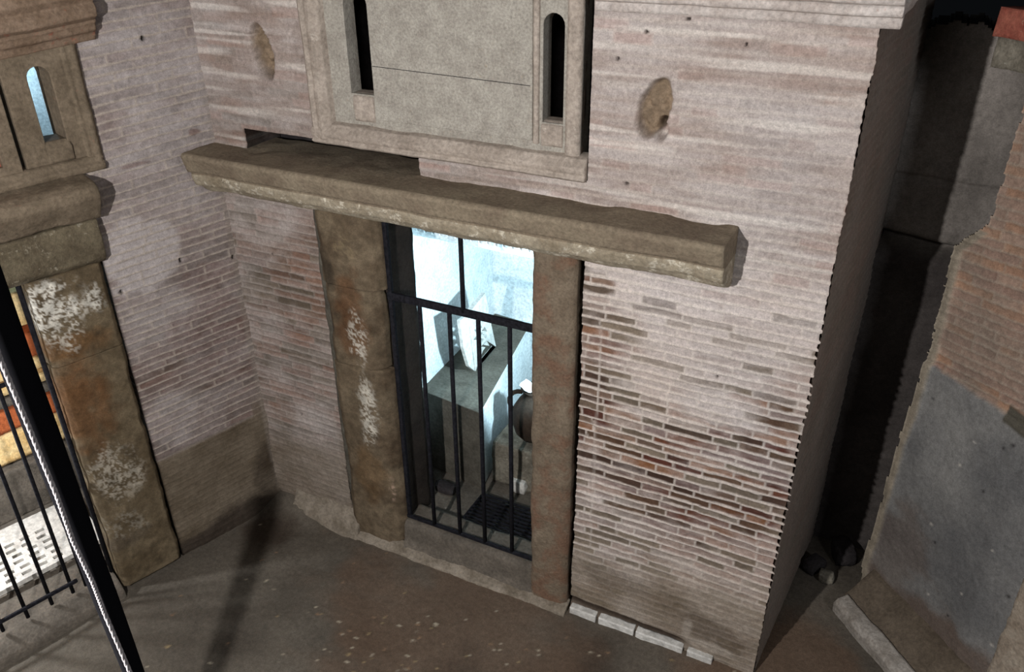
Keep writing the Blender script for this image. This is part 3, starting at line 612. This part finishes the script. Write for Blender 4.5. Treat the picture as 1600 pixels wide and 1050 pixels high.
rb2 = loft('window_border', MB, [(-1.425, -.06), (-1.425, -.008), (-1.415, -.004), (-1.402, -.008), (-1.402, -.06)], 2.50, 3.3, M_FRAME, vert=True, amp=.002, dens=.01, du=.02)
s1 = loft('window_sill', MB, [(-.10, 2.49), (-.016, 2.49), (-.008, 2.56), (-.012, 2.60), (-.04, 2.612), (-.10, 2.612)], -2.305, -2.205, M_FRAME, amp=.002, dens=.01, du=.01)
s2 = loft('window_sill', MB, [(-.10, 2.49), (-.016, 2.49), (-.006, 2.54), (-.010, 2.575), (-.04, 2.592), (-.10, 2.592)], -1.388, -1.302, M_FRAME, amp=.002, dens=.01, du=.01)
for o in (r1, r2_, pan, sub, ln, rb, rb2, s1, s2): o.parent = wn
bb = wallbox('wall_window_back', [(-2.6, 3.26), (-1.0, 3.26), (-1.0, 3.3), (-2.6, 3.3)], 2.31, 3.4, M_DARK)
# pier cornice
o = loft('trim_cornice', MB, [(-.05, 3.02), (.015, 3.022), (.022, 3.04), (.012, 3.052), (.04, 3.062), (.04, 3.09), (.07, 3.10), (.075, 3.135), (.05, 3.15), (.085, 3.165), (.09, 3.25), (-.05, 3.25)], -1.165, -.15, M_CORNR, amp=.004, nscale=6, dens=.008, du=.012, chip=.012, seed=9)
tag(o, kind='structure')
o = loft('trim_cornice_return', MS, [(-.05, 3.02), (.015, 3.022), (.022, 3.04), (.012, 3.052), (.04, 3.062), (.04, 3.09), (.07, 3.10), (.075, 3.135), (.05, 3.15), (.085, 3.165), (.09, 3.25), (-.05, 3.25)], 0.0, .5, M_CORNR, amp=.004, nscale=6, dens=.008, du=.012, chip=.012, seed=9)
tag(o, kind='structure')

# ------------------------------------------------------------------ things at the foot of the walls
GRP = 'white marble strips at the foot of the pier'
for k, (a, b, c_, lab) in enumerate((((893, 947), (931, 966), 0, 'white marble strip at the pier foot, nearest the right jamb'), ((938, 962), (990, 985), 0, 'second white marble strip from the right jamb at pier foot'),
                         ((996, 983), (1066, 1012), 0, 'longest white marble strip at the pier foot, third from the jamb'), ((1076, 1013), (1112, 1030), 0, 'short white marble strip at pier foot, nearest the free corner'))):
    x0, x1 = at(*a, 1, 2.975)[0], at(*b, 1, 2.975)[0]
    o = loft('marble_strip', MB, rbox(.0, .045, -.02, .035), x0, x1, M_MARBLE, amp=.004, nscale=20, dens=.008, du=.008, seed=k * 3.1)
    tag(o, lab, 'marble strip', GRP)
# ragged plaster skirting left of the door and in front of the threshold
o = loft('trim_plaster_foot', MB, [(-.02, -.03), (.10, -.03), (.075, .03), (.03, .10), (.0, .16), (-.02, .16)], -3.02, -2.53, stone('pale_plaster', srgb(118, 108, 94), srgb(156, 146, 132), None, .6, 9), amp=.028, nscale=9, dens=.012, du=.012, seed=6, chip=.02); tag(o, kind='structure')
o = loft('trim_mortar_foot', MB, [(.0, -.03), (.092, -.02), (.085, .008), (.05, .022), (.0, .04)], -2.58, -1.19, bpy.data.materials['pale_plaster'], amp=.012, nscale=8, dens=.008, du=.012, seed=7); tag(o, kind='structure')
# kerb by the right wall
K0 = np.array([.09, 3.60]); K1 = np.array([.95, 2.70])
def MK(u, o, z): 
    d = (K1 - K0) / np.linalg.norm(K1 - K0); n_ = np.array([-d[1], d[0]]); n_ = n_ if n_[0] > 0 else -n_
    return np.stack([K0[0] + d[0] * u + n_[0] * o, K0[1] + d[1] * u + n_[1] * o, z], -1)
o = loft('kerb_stone', MK, [(-.005, -.03), (-.01, .05), (.01, .075), (.07, .085), (.085, .0), (.085, -.03)], 0, 1.2, stone('kerb_plaster', srgb(140, 132, 122), srgb(178, 172, 164), srgb(110, 96, 84), .6, 10), amp=.008, nscale=9, dens=.01, du=.015, seed=3)
tag(o, 'pale narrow kerb running along the foot of the right wall', 'kerb')
o = loft('trim_mortar_bank', MK, [(.07, -.03), (.07, .07), (.12, .10), (.20, .18), (.27, .24), (.27, -.03)], -.02, 1.3, stone('brown_mortar', srgb(88, 78, 66), srgb(112, 100, 86), None, .6, 6), amp=.014, nscale=6, dens=.015, du=.02, seed=4); tag(o, kind='structure')
# rubble in the recess
labs = ['pale rounded rubble stone at the dark recess mouth', 'flat dark rubble stone behind the pier foot', 'dark rubble stone against the recess wall']
for k, (x, y, s, m_) in enumerate(((.015, 3.80, (.05, .045, .04), M_ROCK), (-.06, 3.86, (.08, .06, .05), M_DARK), (.07, 4.02, (.10, .07, .07), M_DARK))):
    boulder('rubble_stone', (x, y, -.01), s, m_, 10 + k * 3, labs[k], 'stone', None, k)
# brick block and tuff quoin on the right
q0 = atR(1575, 14, .05); q1 = atR(1620, 70, .05); print('rb', q0, q1)
o = loft('brick_block', MR, rbox(-.05, .14, q1[1] + .02, q0[1] + .02), q0[0] + .05, q0[0] + .5, M_REDB, amp=.008, nscale=9, dens=.012, du=.015, seed=2); tag(o, 'red brick block jutting from the top of the right wall', 'brick block')
o = loft('brick_block', MR, rbox(-.05, .09, q1[1] - .10, q1[1] + .012), q0[0] + .03, q0[0] + .5, M_ROCK, amp=.016, nscale=9, dens=.012, du=.015, seed=5); tag(o, 'crumbling grey brick fragment just under the red brick block', 'brick block')
q0 = atR(1600, 905, .10); q1 = atR(1565, 1050, .10); print('quoin', q0, q1)
o = loft('tuff_block', MR, [(q0[0] + .0, .0), (q0[0] + .0, .10), (q0[0] + .6, .10), (q0[0] + .6, 0)], 0, q0[1] + .35, stone('pale_tuff', srgb(146, 132, 116), srgb(176, 164, 148), None, .6, 12, 1.0), vert=True, amp=.012, nscale=10, dens=.015, du=.015, seed=5)
tag(o, 'pale pitted stone block standing at the right end of the grey wall', 'stone block')

# ------------------------------------------------------------------ left tomb front
o = loft('lintel_slab', ML, [(-.05, 2.30), (.10, 2.275), (.135, 2.255), (.14, 2.215), (.115, 2.17), (.075, 2.10), (-.05, 2.09)], .66, 2.4, M_LWIN, amp=.008, nscale=7, dens=.012, du=.015, chip=.02, seed=12)
tag(o, 'brown moulded stone slab over the left tomb door', 'lintel')
o = loft('lintel_beam', ML, [(-.18, 1.885), (.02, 1.872), (.045, 1.90), (.05, 1.99), (.045, 2.085), (-.18, 2.095)], .668, 2.4, stone('side_beam_stone', srgb(88, 78, 62), srgb(120, 110, 90), srgb(160, 152, 134), .58, 8, .9), amp=.008, nscale=7, dens=.012, du=.015, chip=.02, seed=13)
tag(o, 'mottled stone beam directly under the left tomb slab', 'lintel')
t = empty('door_jamb', tuple(ML(np.array(.86), np.array(0.), np.array(0.)))); tag(t, 'orange stained jamb of the left tomb with white lime patch', 'door jamb')
pjl = [(.690, -.20), (.690, .015), (.71, .035), (1.0, .035), (1.024, .010), (1.024, -.06), (1.0, -.20)]
loft('jamb_block', ML, pjl, 1.435, 1.872, MV, colfn=jll_col, vert=True, amp=.008, nscale=8, dens=.007, du=.007, parent=t, seed=14, chip=.01)
loft('jamb_block', ML, pjl, .02, 1.428, MV, colfn=jll_col, vert=True, amp=.010, nscale=8, dens=.007, du=.007, parent=t, seed=15, chip=.015)
o = loft('door_threshold', ML, [(-.25, -.05), (.08, -.05), (.07, .03), (.03, .07), (-.02, .10), (-.25, .105)], 1.04, 2.3, M_DSTONE, amp=.008, nscale=7, dens=.016, du=.016, seed=43)
tag(o, 'dark worn threshold of the left tomb door', 'threshold')
# window of the left tomb
wn = bpy.data.objects.new('window_2', None); COL.objects.link(wn); tag(wn, kind='structure')
ch = []
ch.append(plate('window_panel', ML, [(.60, 2.35), (.872, 2.35), (.872, 2.87), (.60, 2.87)], [capsule(.728, 2.435, 2.765, .092)], -.16, -.004, M_LWIN, None, .004))
ch.append(loft('window_border', ML, [(.555, -.06), (.555, .012), (.575, .022), (.592, .006), (.612, .010), (.622, -.002), (.622, -.06)], 2.30, 2.89, M_LWIN, vert=True, amp=.003, dens=.008, du=.015))
ch.append(plate('window_panel', ML, [(.893, 2.35), (1.7, 2.35), (1.7, 2.87), (.893, 2.87)], [[(.965, 2.39), (1.6, 2.39), (1.6, 2.80), (.965, 2.80)]], -.10, .006, M_LWIN, None, .004))
ch.append(plate('window_inner_panel', ML, [(.94, 2.37), (1.65, 2.37), (1.65, 2.85), (.94, 2.85)], [], -.10, -.02, M_REDB, None, .003))
ch.append(loft('window_frame', ML, [(-.06, 2.29), (.02, 2.292), (.028, 2.315), (.012, 2.335), (.016, 2.35), (0, 2.36), (-.06, 2.36)], .56, 1.7, M_LWIN, amp=.004, dens=.008, du=.015))
ch.append(loft('window_sill', ML, [(-.12, 2.36), (.004, 2.36), (.008, 2.42), (-.01, 2.452), (-.12, 2.455)], .675, .775, M_LWIN, amp=.003, dens=.01, du=.01))
for o in ch: o.parent = wn
o = loft('trim_left_cornice', ML, [(-.04, 2.84), (.02, 2.842), (.028, 2.862), (.03, 2.872), (.05, 2.885), (.055, 2.905), (.065, 2.918), (.062, 2.925), (.095, 2.945), (.10, 2.975), (.085, 3.00), (.11, 3.03), (.115, 3.2), (-.04, 3.2)], .47, 1.7, M_CORN, amp=.004, nscale=7, dens=.007, du=.012, tilt=-.07, chip=.012, seed=3); tag(o, kind='structure')
# side tomb interior
def wallL(name, u0, u1, o0, o1, z0, z1, mat):
    c_ = [(u0, o0), (u1, o0), (u1, o1), (u0, o1)]; V = [ML(np.array(a), np.array(b), np.array(z)) for z in (z0, z1) for a, b in c_]
    o = mesh_obj(name, V, [(3, 2, 1, 0), (4, 5, 6, 7), (0, 1, 5, 4), (1, 2, 6, 5), (2, 3, 7, 6), (3, 0, 4, 7)], mat, None, False); tag(o, kind='structure'); return o
wallL('wall_side_tomb_back', -.6, 3.0, -1.7, -1.6, -.2, 3.2, M_PLASTER)
wallL('wall_side_tomb_end', -.7, -.6, -1.7, -.24, -.2, 3.2, M_PLASTER)
wallL('floor_side_tomb', -.6, 3.0, -1.6, -.20, -.1, .10, M_DSTONE)
# stacked blocks seen between the bars
OFF = -.95
blocks = [(((2, 463), (22, 455), (41, 512), (20, 512)), M_YEL), (((25, 525), (43, 519), (55, 556), (38, 562)), M_RED), (((38, 563), (57, 557), (64, 575), (47, 582)), M_YEL),
          (((2, 600), (68, 587), (71, 599), (4, 617)), M_YEL), (((55, 604), (71, 599), (76, 617), (60, 622)), M_DSTONE), (((-10, 642), (76, 618), (86, 648), (0, 678)), M_RED), (((0, 682), (88, 650), (105, 698), (10, 713)), M_YEL)]
nm = {M_YEL: ('ochre_block', 'ochre'), M_RED: ('terracotta_block', 'terracotta'), M_DSTONE: ('grey_block', 'grey')}
rows = []
for q, m_ in blocks:
    a = np.array([atL(*p, OFF) for p in q]); rows.append((a[:, 0].min(), a[:, 0].max(), a[2:, 1].mean(), a[:2, 1].mean(), m_))
print('blocks', [(round(r[0], 2), round(r[1], 2), round(r[2], 2), round(r[3], 2)) for r in rows])
lb = ['topmost pale ochre block seen through the left tomb bars', 'terracotta block below the topmost ochre block in left tomb', 'small ochre block under the upper terracotta block in left tomb',
      'thin ochre slab midway down the stack in the left tomb', 'brown grey block under the thin ochre slab', 'long terracotta block above the lowest ochre block in left tomb', 'lowest and largest ochre block of the stack in left tomb']
zc = [(1.52, 1.70), (1.33, 1.50), (1.26, 1.327), (1.17, 1.22), (1.09, 1.165), (.96, 1.085), (.80, .955)]
for k, (u0, u1, z0, z1, m_) in enumerate(rows):
    o = loft(nm[m_][0], lambda u, o, z: ML(u, o, z), rbox(OFF - .3, OFF, z0 + (.020 if k == 4 else .004), z1 - (.016 if k == 5 else .004)), u0 - (.25 if k < 5 else .1), u1 + .9, m_, amp=.006, nscale=9, dens=.02, du=.03, seed=k * 2.3)
    tag(o, lb[k], 'stone block')
zb = min(r[2] for r in rows)
o = loft('stone_plinth', ML, rbox(OFF - .35, OFF + .05, .09, zb - .022), .3, 2.4, M_DSTONE, amp=.012, nscale=6, dens=.02, du=.03, seed=33); tag(o, 'grey stone plinth carrying the ochre and terracotta blocks', 'plinth')
# pierced white slab lying on the floor of the side tomb
zg = .16
def toL(P): d = P[:2] - np.array([-3.18, 3.0]); return np.array([d @ LD, d @ LN])
cr = [toL(at(*p, 2, zg)) for p in ((0, 805), (78, 775), (112, 862), (0, 910))]; print('slab', [c.round(3).tolist() for c in cr])
def MH(u, o, z): return ML(u, z, np.asarray(o) + zg)
sl = [toL(at(*p, 2, zg)) for p in ((74, 822), (93, 868))]; print('slots', [c.round(3).tolist() for c in sl])
holes = []
us, oe = min(c[0] for c in sl), [c[1] for c in sl]
for r in range(6):
    oo = oe[0] + (oe[1] - oe[0]) * (r + .1) / 5.2 
    for k in range(9):
        a = us + .02 + k * .082 + (.012 * (r % 2)); h = .013; holes.append([(a, oo - h), (a + .050, oo - h), (a + .050, oo + h), (a, oo + h)])
ua = cr[1][0] - .02; 
o = plate('pierced_stone_slab', MH, [(ua - .05, max(oe) + .04), (ua - .08, min(oe) - .16), (ua + .9, min(oe) - .18), (ua + .9, max(oe) + .04)], holes, -.03, .0, M_MARBLE, None, .002)
tag(o, 'white stone slab pierced with rows of slots on left tomb floor', 'stone slab')
# gate of the left tomb
GO = -.03
def gl(px, py): return atL(px, py, GO)
def pL(u, o, z): return tuple(ML(np.array(u), np.array(o), np.array(z)))
g = empty('iron_gate', pL(1.4, GO, .1)); tag(g, 'black barred iron gate of the left tomb, cut by the photo edge', 'gate')
b0 = gl(62, 560); b1 = gl(178, 893); print('lbars', b0, b1)
u_ = (b0[0] + b1[0]) / 2; tube('hinge_post', [pL(u_, GO, .12), pL(u_, GO, 1.88)], .012, M_IRON, g, 10)
for (a, b) in (((85, 790), (140, 915)), ((62, 745), (105, 935)), ((14, 700), (60, 952))):
    u_ = (gl(*a)[0] + gl(*b)[0]) / 2; print(u_, gl(*a), gl(*b)); tube('bar', [pL(u_, GO, .12), pL(u_, GO, 1.88)], .0095, M_IRON, g, 10)
for k in range(3): tube('bar', [pL(u_ + .12 * (k + 1), GO, .12), pL(u_ + .12 * (k + 1), GO, 1.88)], .0095, M_IRON, g, 10)
zl = gl(55, 583)[1]; zl2 = gl(112, 765)[1]; zl3 = gl(60, 935)[1]; print('rails', zl, zl2, zl3)
flat_bar('rail', pL(1.08, GO, zl), pL(2.2, GO, zl), .022, .012, M_IRON, g)
flat_bar('rail', pL(1.22, GO + .02, zl3), pL(2.2, GO + .02, zl3), .02, .014, M_IRON, g)
flat_bar('lock_box', pL(1.08, GO, zl2), pL(1.19, GO, zl2), .06, .03, M_IRON, g)

M_POLE, _t, _b = nt('matt_black', 1, 0); _b.inputs['Base Color'].default_value = (.006, .006, .007, 1)
# ------------------------------------------------------------------ pole and rope of the visitors' walkway
PY = .325
A_ = at(22, 560, 1, PY); B_ = at(209, 1050, 1, PY); d_ = (B_ - A_) / (B_ - A_)[2]
top = A_ + d_ * (3.75 - A_[2]); bot = A_ + d_ * (0 - A_[2]); print('pole', top, bot)
pts = [tuple(bot + (top - bot) * k / 60) for k in range(61)]
o = tube('black_pole', pts, [max(.0075, .0076 + .0056 * (p[2] - 2.6) / .6) + .0004 * math.sin(k * 2.1) for k, p in enumerate(pts)], M_POLE, None, 14)
tag(o, 'slim black pole rising close to the viewer, beside the white rope', 'pole')
rp = [np.array(at(*p, 1, PY - .03)) for p in ((-40, 440), (0, 560), (47, 672), (89, 775), (114, 845), (145, 910), (163, 957), (204, 1052), (240, 1140))]
# resample
RP = []
for i in range(len(rp) - 1):
    for k in range(44): RP.append(rp[i] + (rp[i + 1] - rp[i]) * k / 44)
RP = np.array(RP); ax = (RP[-1] - RP[0]) / np.linalg.norm(RP[-1] - RP[0]); n1 = np.cross(ax, [0, 1, 0]); n1 /= np.linalg.norm(n1); n2 = np.cross(ax, n1)
Vs = []; Fs = []; off = 0
for s in range(3):
    ph = 2 * math.pi * s / 3; cen = [p + (n1 * math.cos(ph + k * .5) + n2 * math.sin(ph + k * .5)) * .0006 for k, p in enumerate(RP)]
    for c_ in cen:
        for j in range(6): an = 2 * math.pi * j / 6; Vs.append(c_ + (n1 * math.cos(an) + n2 * math.sin(an)) * .0014)
    for i in range(len(cen) - 1):
        for j in range(6): Fs.append((off + i * 6 + j, off + i * 6 + (j + 1) % 6, off + (i + 1) * 6 + (j + 1) % 6, off + (i + 1) * 6 + j))
    off += len(cen) * 6
o = mesh_obj('twisted_rope', Vs, np.array(Fs), M_ROPE); tag(o, 'thin twisted white rope running alongside the black pole', 'rope')
o = tube('shadow_post', [(-2.03, .715, 0), (-2.03, .715, 1.0), (-2.03, .715, 1.94)], .032, M_IRON, None, 14); tag(o, 'added unseen post left of the view, casts the floor shadow', 'post')  # added out of view to throw the diagonal shadow across the floor
